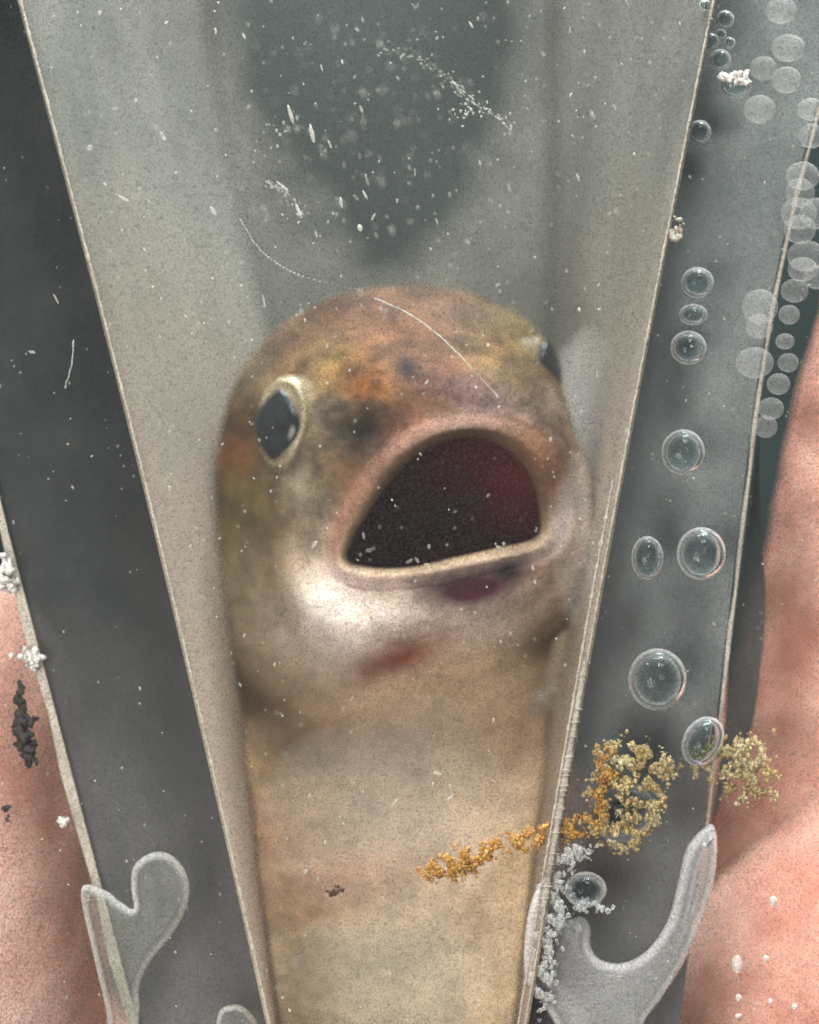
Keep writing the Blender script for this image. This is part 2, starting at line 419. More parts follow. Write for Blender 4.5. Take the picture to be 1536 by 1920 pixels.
# pigment
def col(r, g, b): return np.array([((c/255)/12.92 if c/255 < .04045 else ((c/255+.055)/1.055)**2.4) for c in (r, g, b)])
G = 1.35
C = np.zeros((len(V), 3))
h = HR                                       # 0=3h 3=12h 6=9h 9=6h
ven = 1/(1+np.exp(-(qy-(1010-0.05*(qx-768)))/38))     # belly side of the head
bodyv = np.exp(-((((h-9+6) % 12)-6)/2.9)**2)
ven = np.where(LV > 11.0, bodyv, ven)
ven = ven*(1-0.75*gau(420, 1120, 110, 300))
dors = col(104, 82, 58)*G; belly = col(200, 176, 144)*G
C[:] = dors*(1-ven)[:, None]+belly*ven[:, None]
def paint(w_, c, k=1.0, m=out):
    w_ = (w_*k*m).clip(0, 1)[:, None]; C[:] = C*(1-w_)+c*G*w_
paint(gau(720,580,260,70), col(98,72,52), .9)
paint(gau(700,620,150,50,-8), col(124,80,50), .7)
paint(gau(960,640,60,70,30), col(112,104,62), .8)
paint(gau(620,690,55,60), col(128,108,62), .9)
paint(gau(690,720,55,38), col(164,102,48), .9)
paint(gau(820,690,60,40), col(150,92,50), .8)
paint(gau(930,650,45,35), col(140,100,52), .6)
paint(gau(880,740,110,35,22), col(108,78,74), .9)
paint(gau(760,800,80,40,-20), col(116,74,56), .85)
paint(gau(762,690,26,20), col(24,20,18), 1.0)
paint(gau(660,812,50,38), col(20,20,20), 1.1)
paint(gau(612,932,28,52,15), col(20,17,16), 1.1)
paint(gau(700,850,30,16,-30), col(70,50,44), .6)
paint(gau(640,760,26,16), col(60,50,40), .6)
paint(gau(590,830,28,110,5), col(138,122,92), .8)
paint(gau(640,900,20,80,10), col(118,92,66), .6)
paint(gau(560,900,50,60), col(172,160,132), .8)
paint(gau(425,860,45,50), col(158,98,52), .9)
paint(gau(440,960,70,70), col(128,116,66), .9)
paint(gau(455,700,50,60), col(120,106,74), .8)
paint(gau(470,1110,80,120), col(146,130,98), .7)
paint(gau(500,1560,120,70), col(176,122,84), .5, (LV > 11))
paint(gau(620,1650,160,40,-15), col(180,128,100), .6, (LV > 11))
paint(gau(800,1560,130,60), col(206,182,160), .6, (LV > 11))
paint(gau(600,1712,130,13,-14), col(150,92,62), .5, (LV > 11))
paint(gau(760,1870,220,110), col(204,188,156), .8, (LV > 11))
paint(gau(480,1420,90,60), col(160,134,84), .5, (LV > 11))
paint(gau(980,1000,300,500), col(150,130,110), 0)
paint(gau(1085,900,60,120), col(172,146,128), .75)
paint(gau(1040,760,50,70), col(124,106,90), .6)
paint(gau(600,1150,80,120), col(200,190,182), .85)
paint(gau(720,1380,280,60), col(150,122,100), .75, (LV > 10))
paint(gau(800,1135,240,60,-10), col(212,198,184), .8)
paint(gau(660,1200,90,70), col(202,190,182), .8)
paint(gau(890,1165,130,60,-12), col(206,190,178), .85)
lipm = (LV >= 5.3) & (LV < 8.8)
_hh = ((h+3) % 12)-3; upper = (1/(1+np.exp(-(_hh-0.25)/.22)))*(1/(1+np.exp((_hh-6.1)/.12)))
lw_ = np.exp(-((LV-6.8)/.75)**2)
paint(lw_, col(160,120,102), .95, lipm*upper)
paint(np.exp(-((LV-6.2)/1.3)**2)*(1/(1+np.exp(-(qx-960)/18))), col(150,108,78), 1., ((LV > 4.8) & (LV < 7.6))*upper)
paint(lw_, col(196,178,172), .95, lipm*(1-upper))
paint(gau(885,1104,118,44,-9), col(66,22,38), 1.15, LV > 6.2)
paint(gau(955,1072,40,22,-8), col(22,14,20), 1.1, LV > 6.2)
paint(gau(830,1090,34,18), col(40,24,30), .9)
paint(gau(1040,1040,60,20,-10), col(176,138,134), .6)
paint(gau(750,1235,100,34,-20), col(124,66,50), 1.0)
paint(gau(690,1262,20,20), col(120,80,66), .7)
paint(gau(1035,1200,75,42,-30), col(66,50,38), .95)
paint(gau(1060,1110,60,80,-20), col(138,112,88), .6)
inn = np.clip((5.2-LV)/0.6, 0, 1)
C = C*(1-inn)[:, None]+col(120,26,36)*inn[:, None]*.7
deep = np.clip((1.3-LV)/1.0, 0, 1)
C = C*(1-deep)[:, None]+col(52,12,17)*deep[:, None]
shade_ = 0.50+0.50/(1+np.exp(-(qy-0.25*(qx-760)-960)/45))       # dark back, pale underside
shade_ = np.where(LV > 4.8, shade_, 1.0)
mot = np.array([noise.fractal(Vector(p)*3.2, 0.8, 2.1, 4)+.6*noise.noise(Vector(p)*11) for p in V])
mk = np.clip((1150-qy)/250, 0.12, 1)*np.clip((LV-5.5)/3, 0, 1)
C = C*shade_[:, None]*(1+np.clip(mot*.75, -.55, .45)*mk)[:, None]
mo2 = np.array([noise.noise(Vector(p)*2.1+Vector((9, 0, 4))) for p in V])
C[:, 0] *= 1+.18*mo2*mk; C[:, 2] *= 1-.25*mo2*mk
C = C.clip(0.002, 0.95)
faces = []
nr = len(rows)
for i in range(nr-1):
    for u in range(NU):
        u2 = (u+1) % NU
        faces.append((i*NU+u, i*NU+u2, (i+1)*NU+u2, (i+1)*NU+u))
faces.append(tuple(range(NU))[::-1]); faces.append(tuple((nr-1)*NU+u for u in range(NU)))
fish = props(empty('fish', P(745, 1300, 2.5)), 'olive-brown fish gaping at the viewer with a wide open dark red mouth', 'fish')
def F(o):
    o.parent = fish; o.matrix_parent_inverse = Matrix.Translation(-fish.location); return o
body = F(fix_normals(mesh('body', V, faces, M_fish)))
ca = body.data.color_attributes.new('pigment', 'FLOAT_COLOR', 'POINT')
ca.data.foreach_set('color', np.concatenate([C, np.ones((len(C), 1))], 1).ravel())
# --- eyes
def surf(px, py):
    m_ = (LV > 8) & (LV < 12)
    d = (qx-px)**2+(qy-py)**2; d[~m_] = 1e9
    return Vector(V[int(np.argmin(d))])
t = NT('eye_iris'); a = t.ramp(t.noise(6, 5), [(0.3, (0.10, 0.085, 0.045)), (0.7, (0.27, 0.22, 0.13))])
M_iris = t.done(t.pr(a, 0.3, 0.5).outputs[0])
t = NT('eye_pupil'); a = t.ramp(t.noise(6, 5), [(0.4, (0.002, 0.004, 0.005)), (0.7, (0.012, 0.022, 0.025))])
M_pupil = t.done(t.pr(a, 0.10, 0.5).outputs[0])
def dome(name, c, n, up, ru, rv, hgt, mat, parent, tear=0.0, alm=0.0, rings=14, seg=48, sink=0.12):
    n = n.normalized(); u = up-n*up.dot(n); u.normalize(); s = n.cross(u)
    v = []; f = []
    for i in range(rings+1):
        a = i/rings*math.pi*0.5
        for k in range(seg):
            b = 2*math.pi*k/seg; su = math.sin(b); cu = math.cos(b)
            ex = 1+tear*max(0, -su)**2-0.16*abs(math.cos(b))**3*0
            v.append(c+s*(rv*cu*math.cos(a)*(1-.10*su)*(1-alm*su*su))+u*(ru*su*math.cos(a)*ex)+n*(hgt*math.sin(a)))
    base = len(v)
    for k in range(seg):
        v.append(v[k]-n*sink)
    for i in range(rings):
        for k in range(seg): f.append((i*seg+k, i*seg+(k+1) % seg, (i+1)*seg+(k+1) % seg, (i+1)*seg+k))
    for k in range(seg): f.append((base+k, base+(k+1) % seg, (k+1) % seg, k))
    f.append(tuple(range(rings*seg, (rings+1)*seg)))
    o = fix_normals(mesh(name, v, f, mat)); o.parent = parent
    o.matrix_parent_inverse = Matrix.Translation(-parent.location) if parent is fish else Matrix.Identity(4)
    return o
def ring(name, c, n, up, ru, rv, r0, mat, parent, tear=0):
    n = n.normalized(); u = up-n*up.dot(n); u.normalize(); s = n.cross(u); v = []; f = []; S, K = 64, 10
    for k in range(S):
        b = 2*math.pi*k/S; d = s*(rv*math.cos(b))+u*(ru*math.sin(b)*(1+tear*max(0, -math.sin(b))**2)); dn = d.normalized()
        r = r0*(1+.3*math.sin(b+.6))
        for j in range(K):
            a = 2*math.pi*j/K; v.append(c+d+dn*(r*math.cos(a))+n*(r*math.sin(a)))
    for k in range(S):
        for j in range(K): f.append((k*K+j, ((k+1) % S)*K+j, ((k+1) % S)*K+(j+1) % K, k*K+(j+1) % K))
    return mesh(name, v, f, mat, parent)
c = surf(532, 790); n = Vector((-0.62, -0.78, 0.06))
c = P(534, 790, c.y-0.02)
eye = dome('eye', c, n, Vector((.10, 0, 1)), .30, .21, .09, M_iris, fish, .1)
dome('pupil', c+n.normalized()*0.065+Vector((-.012,0,-.015)), n, Vector((.16, 0, 1)), .22, .185, .05, M_pupil, eye, .08, .42, sink=.02)
ring('eye_rim', c+n.normalized()*0.052+Vector((.012,0,0)), n, Vector((.14, 0, 1)), .262, .188, .012, m_simple('pale_rim', (.26,.22,.13), (.46,.40,.26), 5, .45), eye, .08)
_m = (LV > 8) & (LV < 13) & (np.hypot(qx-1012, qy-690) < 16); n = Vector((0.90, -0.42, 0.12)); c = P(1006, 694, float(V[_m][:, 1].min())+.34)+n*.05
eye = dome('eye', c, n, Vector((-.28, 0, 1)), .22, .16, .06, m_simple('dull_iris', (.07,.06,.03), (.14,.11,.065), 6, .6, .2), fish)
dome('pupil', c+n.normalized()*0.055, n, Vector((-.28, 0, 1)), .18, .14, .045, M_pupil, eye, sink=.02)
# --- fins (outside or at the edge of the picture but part of the fish)
M_fin = m_gel('fin_membrane', (0.30, 0.24, 0.16), .55, .95, 7)
def fin(name, pts, thick=0.03, rays=9):
    """fan: root line -> tip line"""
    (a0, a1), (b0, b1) = pts; v = []; f = []; n_ = rays*4; m_ = 10
    for s in (-1, 1):
        for i in range(n_+1):
            t_ = i/n_; ra = a0.lerp(a1, t_); rb = b0.lerp(b1, t_)
            for j in range(m_+1):
                q = ra.lerp(rb, j/m_)
                w_ = thick*(0.6+0.5*abs(math.cos(t_*rays*math.pi)))*(1-.7*j/m_)
                q = q+Vector((0.02*math.sin(j*.7), s*w_, 0)); v.append(q)
    W = m_+1; N = (n_+1)*W
    for s in (0, 1):
        for i in range(n_):
            for j in range(m_): f.append((s*N+i*W+j, s*N+(i+1)*W+j, s*N+(i+1)*W+j+1, s*N+i*W+j+1))
    for i in range(n_): f.append((i*W+m_, (i+1)*W+m_, N+(i+1)*W+m_, N+i*W+m_))
    return F(fix_normals(mesh(name, v, f, M_fin)))
fin('pectoral_fin', ((P(1010,1260,1.95), P(985,1345,1.8)), (P(1062,1175,1.55), P(1070,1330,1.9))))
fin('pectoral_fin', ((P(470,1330,1.9), P(500,1420,1.85)), (P(415,1400,2.1), P(455,1530,2.0))))
fin('tail_fin', ((P(715,2520,2.5), P(760,2520,2.5)), (P(660,2670,2.5), P(815,2670,2.5))))

# ------------------------------------------------------------------ hand behind the tank
def hand():
    J = {}; E = []; names = []
    def add(k, p, r, par=None):
        J[k] = (p, r); names.append(k)
        if par: E.append((par, k))
    add('root', P(860, 2250, 7.6), 1.7)
    add('wrist', P(860, 3000, 8.0), 1.7, 'root'); add('arm', P(860, 3900, 9.0), 2.1, 'wrist')
    # thumb up the left side
    add('t1', P(180, 2350, 6.2), 1.35, 'root'); add('t2', P(-60, 1960, 4.2), 1.05, 't1')
    add('t3', P(-85, 1540, 2.3), 1.12, 't2'); add('t4', P(-170, 1040, 2.2), 0.98, 't3')
    # palm pads
    add('p1', P(760, 1700, 7.0), 1.5, 'root')
    # fingers wrapping the right side
    add('a1', P(1000, 1900, 6.6), 1.05, 'p1'); add('a2', P(1500, 1640, 2.8), 1.0, 'a1')
    add('a3', P(1640, 1290, 2.5), 0.98, 'a2'); add('a4', P(1700, 950, 2.4), 0.92, 'a3'); add('a5', P(1735, 620, 2.4), .84, 'a4'); add('a6', P(1770, 380, 2.5), .6, 'a5')
    add('b1', P(1180, 2520, 6.6), 1.1, 'root'); add('b2', P(1420, 2300, 3.4), 1.1, 'b1')
    add('b3', P(1509, 1933, 2.1), 1.2, 'b2'); add('b4', P(1755, 1613, 2.1), 1.2, 'b3'); add('b5', P(2010, 1450, 2.4), .9, 'b4')
    add('c1', P(1120, 2900, 6.9), 1.1, 'wrist'); add('c2', P(1500, 2700, 4.0), .95, 'c1'); add('c3', P(1800, 2400, 2.7), .9, 'c2'); add('c4', P(2020, 2100, 2.6), .74, 'c3')
    add('d1', P(760, 1300, 7.2), 1.1, 'p1')
    idx = {k: i for i, k in enumerate(names)}
    me = bpy.data.meshes.new('hand')
    me.from_pydata([tuple(J[k][0]*CM*1.0) for k in names], [(idx[a], idx[b]) for a, b in E], [])
    me.materials.append(M_skin)
    o = bpy.data.objects.new('hand', me); sc.collection.objects.link(o)
    sk = o.modifiers.new('skin', 'SKIN'); sk.use_smooth_shade = True
    for i, k in enumerate(names):
        me.skin_vertices[0].data[i].radius = (J[k][1]*CM,)*2
    me.skin_vertices[0].data[0].use_root = True
    ss = o.modifiers.new('sub', 'SUBSURF'); ss.levels = 4; ss.render_levels = 4
    dg = bpy.context.evaluated_depsgraph_get()
    m2 = bpy.data.meshes.new_from_object(o.evaluated_get(dg)); o.modifiers.clear(); o.data = m2; m2.name = 'hand'
    co = np.empty(len(m2.vertices)*3, 'f'); m2.vertices.foreach_get('co', co); co = co.reshape(-1, 3)
    no = np.array([tuple(v.normal) for v in m2.vertices])
    dsp = np.array([0.05*noise.noise(Vector(c)*110)+0.025*noise.noise(Vector(c)*330) for c in co])*CM
    co = co+no*dsp[:, None]; m2.vertices.foreach_set('co', co.astype('f').ravel())
    m2.polygons.foreach_set('use_smooth', [True]*len(m2.polygons)); m2.update()
    return props(o, 'wet pink hand gripping the tank from behind, seen at left and right', 'hand')
hand_o = hand()

# ------------------------------------------------------------------ silicone blobs at the lower corners
def pillow(name, outline, y, thick, mat, label, cat, group=None, parent=None, inset=0.16, holes=None):
    """rounded solid with a smooth outline (photo px); tapered rim, real thickness"""
    pts = []; n_ = len(outline)
    o2 = [Vector((x, y_)) for x, y_ in outline]
    for i in range(n_):
        for s in range(8): pts.append(cr(o2[i-1], o2[i], o2[(i+1) % n_], o2[(i+2) % n_], s/8))
    N = len(pts)
    bm = bmesh.new()
    # inward offset rings by local normals
    nrm = []
    area = sum(pts[i].x*pts[(i+1) % N].y-pts[(i+1) % N].x*pts[i].y for i in range(N))
    for i in range(N):
        t_ = (pts[(i+1) % N]-pts[i-1]).normalized(); nn = Vector((-t_.y, t_.x)) if area > 0 else Vector((t_.y, -t_.x)); nrm.append(nn)
    prof = [(0, 0), (0.05, .35), (0.18, .65), (0.42, .88), (0.75, .985)]
    ringsF = []; ringsB = []
    for q, hgt in prof:
        rf = []; rb = []
        for i in range(N):
            c = pts[i]+nrm[i]*(q*inset*100)
            rf.append(bm.verts.new(P(c.x, c.y, y)*CM-Vector((0, hgt*thick*CM, 0))))
            rb.append(bm.verts.new(P(c.x, c.y, y)*CM+Vector((0, hgt*thick*0.5*CM, 0))) if hgt else rf[-1])
        ringsF.append(rf); ringsB.append(rb)
    for rr_, flip in ((ringsF, 0), (ringsB, 1)):
        for a, b in zip(rr_[:-1], rr_[1:]):
            for i in range(N):
                q = [a[i], a[(i+1) % N], b[(i+1) % N], b[i]]
                if len(set(q)) == 4: bm.faces.new(q[::-1] if flip else q)
        g = bmesh.ops.triangle_fill(bm, edges=[bm.edges.get((rr_[-1][i], rr_[-1][(i+1) % N])) or bm.edges.new((rr_[-1][i], rr_[-1][(i+1) % N])) for i in range(N)], use_beauty=True)
    bmesh.ops.recalc_face_normals(bm, faces=bm.faces)
    me = bpy.data.meshes.new(name); bm.to_mesh(me); bm.free(); me.materials.append(mat)
    me.polygons.foreach_set('use_smooth', [True]*len(me.polygons))
    o = bpy.data.objects.new(name, me); sc.collection.objects.link(o)
    if label: props(o, label, cat, group)
    return o
pillow('silicone_blob', [(152,1668),(195,1668),(225,1690),(250,1702),(246,1665),(250,1625),(280,1600),(315,1600),(345,1628),(356,1670),(346,1715),(318,1760),(285,1800),(262,1850),(262,1900),(250,1990),(205,1990),(200,1900),(175,1790)],
       0.32, 0.16, M_gel, 'clear rounded glue blob with a ball-shaped top at the lower left beside the thumb', 'glue blob', inset=0.28)
pillow('silicone_blob', [(408,1905),(420,1888),(448,1884),(472,1900),(486,1930),(480,1990),(425,1990),(405,1945)],
       0.3, 0.14, M_gel, 'small clear glue drop at the very bottom beside the left seam of the chamber', 'glue blob')
pillow('silicone_blob', [(1062,1722),(1090,1718),(1107,1738),(1108,1775),(1128,1800),(1170,1805),(1215,1780),(1252,1725),(1272,1650),(1290,1585),(1335,1545),(1345,1600),(1330,1690),(1290,1790),(1245,1865),(1205,1925),(1190,2010),(1070,2010),(1050,1940),(1015,1880),(985,1830),(985,1750),(1000,1680),(1030,1640),(1050,1680)],
       0.34, 0.20, M_gelw, 'large cloudy white glue mass curving like a U at the lower right of the chamber', 'glue blob', inset=0.32)

# ------------------------------------------------------------------ air bubbles
def sphere_mesh():
    bm = bmesh.new(); bmesh.ops.create_uvsphere(bm, u_segments=40, v_segments=24, radius=1.0)
    me = bpy.data.meshes.new('air_bubble'); bm.to_mesh(me); bm.free(); me.materials.append(M_bubble)
    me.polygons.foreach_set('use_smooth', [True]*len(me.polygons)); return me
BM = sphere_mesh()
t = NT('faint_bubble_film'); _p = t.pr((0.62, 0.64, 0.62), 0.5, 0.4); _t = t.n('ShaderNodeBsdfTransparent')
_l = t.n('ShaderNodeLayerWeight', i_Blend=0.5)
M_faint = t.done(t.mixsh(t.ramp(_l.outputs['Facing'], [(0.1, 0.10), (0.5, 0.18), (0.85, 0.42), (1.0, 0.15)]), _t.outputs[0], _p.outputs[0]))
BM2 = BM.copy(); BM2.materials.clear(); BM2.materials.append(M_faint)
def bubble(px, py, rpx, y, label, group, sx=1, sz=1, rot=0):
    o = bpy.data.objects.new('air_bubble', BM if group == g1 else BM2); sc.collection.objects.link(o)
    k = (D+y)/D; r = rpx/PX*k*CM
    o.location = P(px, py, y)*CM; o.scale = (r*sx, r*0.95, r*sz); o.rotation_euler = (0, math.radians(rot), 0)
    return props(o, label, 'bubble', group)
g1 = 'air bubbles in the right side channel'
bubble(1233,1274,55,.25,'largest air bubble, round, above the yellow debris in the right channel',g1,1,1.06)
bubble(1281,848,41,.25,'round air bubble alone halfway up the right channel, above a pair of bubbles',g1,1,1.05)
bubble(1315,1038,46,.25,'larger right-hand bubble of the side-by-side pair in the right channel',g1,1,1.08)
bubble(1214,1046,32,.2,'smaller left-hand bubble of the side-by-side pair in the right channel',g1,.95,1.28)
bubble(1318,1390,44,.22,'tilted egg-shaped air bubble above the right-hand yellow debris clump',g1,.85,1.12,28)
bubble(1308,530,31,.25,'upper bubble of the three stacked in the right channel',g1,1,.95)
bubble(1300,590,27,.25,'flattened middle bubble of the three stacked in the right channel',g1,1,.75)
bubble(1291,652,34,.25,'lower bubble of the three stacked in the right channel',g1,1,.95)
bubble(1098,1668,40,.12,'air bubble trapped on top of the cloudy white glue at lower right',g1,1,.85)
bubble(1165,1520,62,.36,'broad dim bubble inside the yellow-brown debris clump by the chamber edge',g1,1,.95)
bubble(1351,112,20,.2,'shiny ring-like bubble at the top right, lowest of its small cluster',g1)
bubble(1360,36,17,.2,'small bubble at the top of the upper right cluster',g1)
bubble(1352,64,10,.2,'tiniest bubble in the middle of the upper right cluster',g1)
bubble(1334,77,15,.2,'small bubble at the left of the upper right cluster against the seam',g1)
bubble(1368,80,11,.2,'tiny bubble at the right of the upper right cluster',g1)
bubble(1322,10,11,.1,'tiny bubble on the chamber seam at the very top of the picture',g1)
bubble(1380,160,27,.35,'bubble with a bright crinkled top under the upper right cluster',g1,1.1,.9)
bubble(1312,247,22,.35,'dull bubble touching the chamber edge below the upper right cluster',g1)
g2 = 'faint bubbles deep in the upper right of the tank'
gl = 'faint pale air bubble in the hazy column at the right edge of the tank'
for (px, py, r_) in [(1465,20,30),(1478,90,32),(1432,128,26),(1475,150,28),(1425,205,30),(1520,205,26),(1522,255,24),(1505,330,32),(1500,362,28),(1498,400,34),(1512,480,36),(1490,545,26),
                     (1505,505,28),(1425,575,34),(1480,590,20),(1424,612,26),(1415,680,36),(1472,640,18),(1478,680,20),(1460,720,22),(1446,766,24),(1436,800,22),(1500,430,30),(1530,400,30),(1532,520,26)]:
    bubble(px, py, r_, .30+R.uniform(-.05, .12), gl, g2, 1, R.uniform(.8, 1))

# ------------------------------------------------------------------ debris
def ico(sub=2):
    bm = bmesh.new(); bmesh.ops.create_icosphere(bm, subdivisions=sub, radius=1)
    v = [tuple(x.co) for x in bm.verts]; f = [tuple(x.index for x in q.verts) for q in bm.faces]; bm.free(); return np.array(v), f
IV, IF = ico()
JV, JF = ico(1)
def m_debris(name, cols):
    t = NT(name); a = t.ramp(t.noise(7, 5, 0.7), [(0.3, cols[0]), (0.5, cols[1]), (0.68, cols[2])])
    p = t.pr(a, 0.35, 0.5); p.inputs['Subsurface Weight'].default_value = .2; p.inputs['Subsurface Scale'].default_value = .001
    tr = t.n('ShaderNodeBsdfTransparent')
    f = t.ramp(t.noise(11, 5, .7), [(0.40, 0.1), (0.60, 0.75)])
    return t.done(t.mixsh(f, p.outputs[0], tr.outputs[0]))
M_deb = m_debris('yellow_brown_waste', ((0.40, 0.22, 0.06), (0.60, 0.46, 0.22), (0.74, 0.66, 0.45)))
M_debo = m_debris('orange_waste', ((0.40, 0.15, 0.02), (0.60, 0.30, 0.06), (0.62, 0.40, 0.14)))
M_black = m_simple('black_flake', (0.015, 0.015, 0.013), (0.05, 0.045, 0.04), 20, .8)
M_crumb = m_simple('white_crumb', (0.6, 0.58, 0.54), (0.85, 0.83, 0.79), 20, .5)
def clump(name, spots, mat, seed, label=None, cat=None, group=None, kind=None, y=0.1, parent=None, kdep=1.0, gs=1.0):
    """many small irregular grains grown together; spots = (px,py,spread_px,count,grain_px)"""
    rr = random.Random(seed); v = []; f = []
    for (cx, cy, sp, n_, g_) in spots:
        spx, spy = sp if isinstance(sp, tuple) else (sp, sp)
        for _ in range(int(n_*(16.0 if gs < 1 else 1))):
            x = cx+rr.gauss(0, spx*.5); y_ = cy+rr.gauss(0, spy*.5); g = g_*gs*(rr.choice([.3, .45, .6, .8, 1.0, 1.3]) if gs < 1 else rr.uniform(.4, 1.1))
            if gs < 1 and noise.noise(Vector((x*.05, y_*.05, seed)))*1.3+.22 < rr.random()*.6: continue
            c = P(x, y_, y+rr.uniform(-.06, .1)*kdep); s = Vector((rr.uniform(.7, 1.4), rr.uniform(.6, 1), rr.uniform(.7, 1.4)))*(g/PX)
            o3 = Vector((rr.random()*9, rr.random()*9, 0)); b = len(v)
            for q in (JV if gs < 1 else IV):
                qv = Vector(q); d = 1+.9*noise.noise(qv*1.6+o3)
                v.append(c+Vector((q[0]*s.x*d, q[1]*s.y*d, q[2]*s.z*d)))
            f += [tuple(b+i for i in t_) for t_ in (JF if gs < 1 else IF)]
    o = mesh(name, v, f, mat, parent)
    if label: props(o, label, cat, group, kind)
    return o
ringpts = [(1165+62*math.cos(a), 1490+82*math.sin(a), 20, 22, 8) for a in [math.radians(d) for d in range(-120, 140, 13)]]
clump('waste_clump', ringpts+[(1185,1415,(50,22),70,8),(1240,1440,(22,22),35,8),(1180,1462,(45,45),90,9),(1130,1480,(30,70),70,8),(1150,1540,(60,30),60,8)],
      M_deb, 11, 'ragged yellow-brown waste clump around a bubble by the right edge of the chamber', 'debris', y=.1, gs=.42)
clump('waste_strand', [(1135,1440,(20,30),50,8),(1125,1500,(14,40),50,7),(1105,1545,(30,18),45,8),(1060,1555,(40,16),60,8),(1010,1568,(40,16),55,8),(960,1580,(36,18),45,8),
       (920,1590,(30,18),30,8),(870,1615,(40,20),40,9),(830,1632,(40,22),60,9),(800,1640,(20,12),14,7)],
      M_debo, 12, 'orange-brown waste strand trailing left across the chamber from the ragged clump', 'debris', y=.05, kdep=.6, gs=.42)
clump('waste_clump', [(1385,1415,(50,30),90,9),(1400,1450,(46,36),90,9),(1365,1400,(30,20),40,8),(1420,1470,(40,26),60,8),(1310,1430,(36,20),40,8),(1400,1490,(40,14),24,7)],
      M_deb, 13, 'ragged yellow waste clump over the pink finger at the right', 'debris', y=.3, gs=.42)
clump('dark_flake', [(38,1330,(8,50),20,8),(46,1372,(18,34),45,9),(56,1415,(14,22),20,7)], M_black, 21, 'black sliver on the pink thumb at the left edge', 'grime', y=.44, kdep=.5)  # dark grains forming a sliver over the thumb
clump('dark_flake', [(13,1520,(6,14),8,5)], M_black, 22, 'tiny black speck on the thumb at the far left, below the long sliver', 'grime', y=.44, kdep=.3)
clump('dark_flake', [(626,1672,(14,8),12,5)], m_simple('brown_grime', (.06,.035,.02), (.12,.07,.04), 20, .8), 23, 'small brown speck floating low in the middle of the chamber', 'grime', y=.05, kdep=.3)
clump('white_crumb', [(8,1080,(14,40),40,8),(20,1095,(12,20),16,7)], M_crumb, 31, 'white crumb on the panel edge at the far left, topmost of three', 'crumb', y=.42, kdep=.6)
clump('white_crumb', [(52,1232,(26,14),24,7),(66,1248,(10,10),10,6)], M_crumb, 32, 'white crumb on the left panel edge just above the black sliver', 'crumb', y=.42, kdep=.6)
clump('white_crumb', [(121,1541,(10,8),9,6)], M_crumb, 33, 'smallest white crumb on the left panel edge, lowest of three', 'crumb', y=.42, kdep=.6)
clump('white_crumb', [(1268,438,(16,10),14,7),(1272,415,(8,22),10,4)], M_edge, 34, 'pale crumb stuck on the right chamber seam above the three stacked bubbles', 'crumb', y=-.02, kdep=.4)
clump('white_crumb', [(1378,146,(30,14),26,7),(1395,150,(14,12),10,6)], M_crumb, 35, 'crinkled white flake under the small bubble cluster at the top right', 'crumb', y=.05, kdep=.4)
clump('white_froth', [(1055,1620,(26,30),16,7),(1040,1680,(24,60),30,8),(1025,1740,(20,60),20,8),(1075,1600,(26,14),24,6),(1020,1820,(20,60),40,7),(1100,1700,(40,10),20,6)], M_gelw, 36,
      'white froth along the chamber edge beside the cloudy glue at lower right', 'froth', kind='stuff', y=.05, kdep=.6, gs=.6)

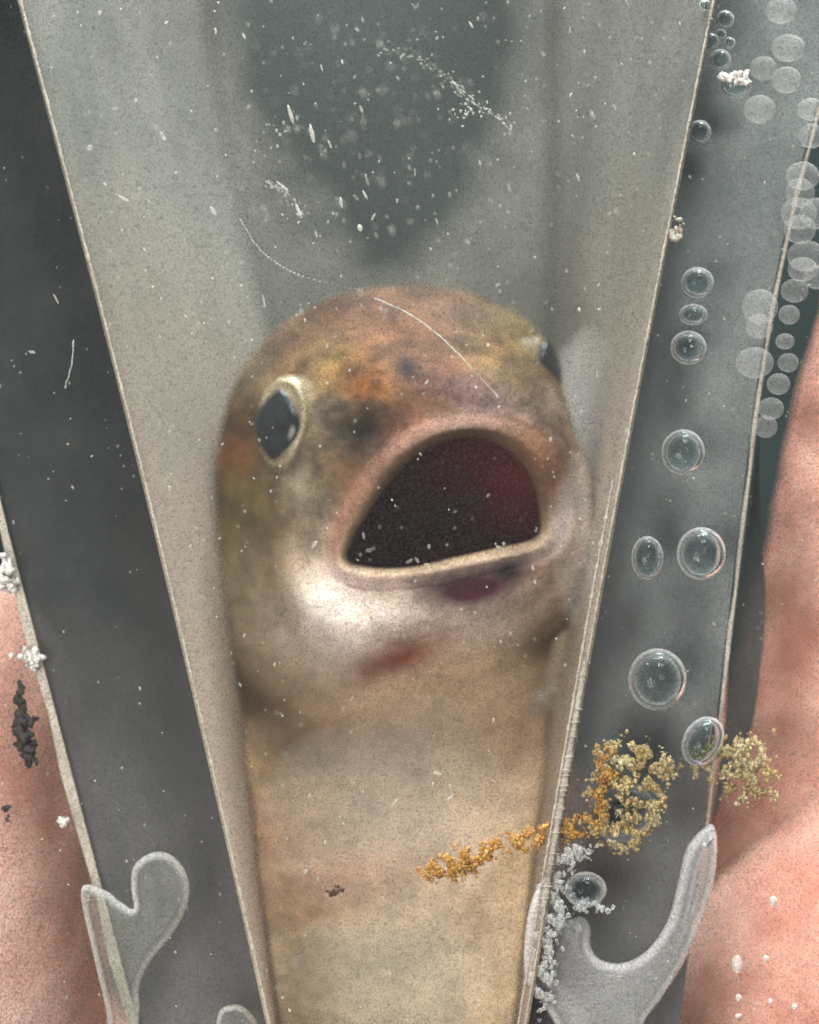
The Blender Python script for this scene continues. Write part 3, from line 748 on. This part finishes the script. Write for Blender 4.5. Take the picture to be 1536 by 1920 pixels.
# silt specks drifting and stuck behind the pane (uncountable)
def silt():
    rr = random.Random(99); v = []; f = []
    def speck(px, py, y, a, b, ang):
        c = P(px, py, y); bse = len(v); ca_, sa = math.cos(ang), math.sin(ang)
        for q in IV:
            x, z = q[0]*a/PX, q[2]*b/PX
            d = 1+.35*noise.noise(Vector(q)*2+Vector((px, py, 0)))
            v.append(c+Vector((x*ca_-z*sa, q[1]*min(a, b)/PX*.6, x*sa+z*ca_))*d)
        f.extend(tuple(bse+i for i in t_) for t_ in IF)
    for _ in range(1500):
        px, py = rr.uniform(-100, 1640), rr.uniform(-150, 2050)
        s = rr.choice([1.2, 1.5, 1.8, 2.2]); speck(px, py, rr.uniform(-.05, .9), s, s*rr.choice([1, 1, 1.3, 2]), rr.uniform(-1, 1))
    for _ in range(300):      # denser, elongated flecks above the head
        px, py = rr.gauss(690, 190), rr.gauss(250, 160)
        s = rr.uniform(.9, 2.3); speck(px, py, rr.uniform(.05, 2.4), s, s*rr.choice([1, 1, 1.5, 3, 4]), rr.gauss(.35, .3))
    for (px, py, a, b, an) in [(545,215,5,26,.3),(585,250,6,24,.25),(187,24,6,6,0),(168,277,9,7,.4),(215,203,8,4,0),(255,188,5,6,0),(525,252,5,4,0),(675,427,7,9,.2),(305,255,5,14,.6),(232,372,4,16,1.1),
                           (400,395,5,14,.6),(1086,580,5,5,0),(915,647,5,5,0),(318,915,6,6,0),(590,1020,12,5,.9),(495,565,3,16,.2),(105,560,3,14,.5),(60,660,10,4,-.2),(1178,806,9,7,0),(925,1350,4,6,0),
                           (740,1505,4,14,-.7),(845,1495,3,12,-.8),(820,1450,12,4,-.2),(660,1310,3,8,-.5),(573,1634,6,5,0),(682,1005,4,10,.2),(692,1032,10,5,0),(676,1040,5,5,0),(768,1052,12,4,.5),(782,1050,4,9,.6),(935,1026,9,4,-.5),(945,1020,5,5,0),(800,1058,7,3,0),(640,380,4,14,.2),(530,350,4,20,.9),(560,395,4,20,.4)]:
        speck(px, py, .05, a*.7, b*.75, an)
    # fibres: (px,py) polylines
    def fibre(pts, y, r, jit=.5):
        for i in range(len(pts)-1):
            for s in range(12):
                t_ = s/12; q = [cr(pts[max(i-1, 0)][k], pts[i][k], pts[i+1][k], pts[min(i+2, len(pts)-1)][k], t_) for k in (0, 1)]
                speck(q[0]+rr.gauss(0, jit), q[1]+rr.gauss(0, jit*.6), y+abs(rr.gauss(0, jit*.02)), r*rr.uniform(.8, 1.2), r*2.6, math.atan2(pts[i+1][0]-pts[i][0], pts[i+1][1]-pts[i][1]))
    fibre([(705,560),(770,590),(830,635),(880,685),(935,745)], .02, 1.6)
    fibre([(500,340),(540,365),(570,410)], .3, 1.2, 5); fibre([(500,340),(540,365),(570,410)], .4, 1.0, 8)
    fibre([(138,640),(135,680),(122,728)], .1, 1.6)
    fibre([(450,410),(490,470),(560,515),(680,545)], .05, 1.1)
    fibre([(710,95),(780,110),(845,150),(880,190),(965,240)], .4, 1.1, 7); fibre([(740,95),(800,120),(850,160),(900,205)], .7, .9, 12); fibre([(845,150),(875,180),(915,210),(965,240)], .2, 1.2, 4)
    for _ in range(26): speck(rr.gauss(880, 28), rr.gauss(205, 18), .15, rr.uniform(1, 3.5), rr.uniform(1, 3.5), 0)
    return props(mesh('silt', v, f, M_silt), 'pale silt specks and fibres drifting behind the pane', 'silt', kind='stuff')
silt()

M_drop = m_gel('water_drop_film', (0.8, 0.74, 0.7), .35, .95)
# water drops on the finger at the lower right
for (px, py, a, b, lab) in [(1382,1808,10,17,'largest elongated water drop on the lower right finger'),(1450,1690,8,10,'water drop on the lower right finger, highest of the drops there'),
        (1436,1797,6,6,'tiny round water drop right of the largest elongated drop'),(1385,1871,6,7,'small water drop straight below the largest elongated drop'),
        (1385,1905,7,5,'water drop at the very bottom of the picture on the lower right finger'),(1490,1888,6,6,'small water drop nearest the bottom right corner'),(1444,1878,5,6,'small water drop midway between the bottom drop and the corner drop')]:
    o = bpy.data.objects.new('water_drop', BM3 if 'BM3' in globals() else globals().setdefault('BM3', BM.copy())); sc.collection.objects.link(o)
    if o.data.materials[0] is M_bubble: o.data.materials.clear(); o.data.materials.append(M_drop)
    o.location = P(px, py, .02)*CM; o.scale = (a/PX*CM, .03*CM, b/PX*CM)
    props(o, lab, 'water drop', 'water drops over the lower right finger')

# milky puffs added for the pale glow and haze beside and below the head
t = NT('added_haze_puff'); vs = t.n('ShaderNodeVolumeScatter'); vs.inputs['Color'].default_value = (1.0, 0.90, 0.78, 1)
vs.inputs['Density'].default_value = 0.30/CM; t.l(vs.outputs[0], t.out.inputs['Volume']); M_puff = t.m
v = []; f = []
SV_, SF_ = ico(3)
for (px, py, y, a, b, d) in [(1100, 770, 2.1, .26, .55, .9), (740, 1520, .9, .80, .72, .5), (740, 1830, .9, .62, .6, .5), (1075, 1010, .8, .14, .6, .6)]:
    c = P(px, py, y); b0 = len(v)
    for q in SV_:
        k_ = 1+.25*noise.noise(Vector(q)*1.3+Vector((px, 0, 0)))
        v.append(c+Vector((q[0]*a, q[1]*d, q[2]*b))*k_)
    f += [tuple(b0+i for i in t_) for t_ in SF_]
props(mesh('added_haze_puff', v, f, M_puff), 'milky haze puffs added in the water around the head', 'silt', kind='stuff')  # added for pale glow and haze, only grouped with the silt
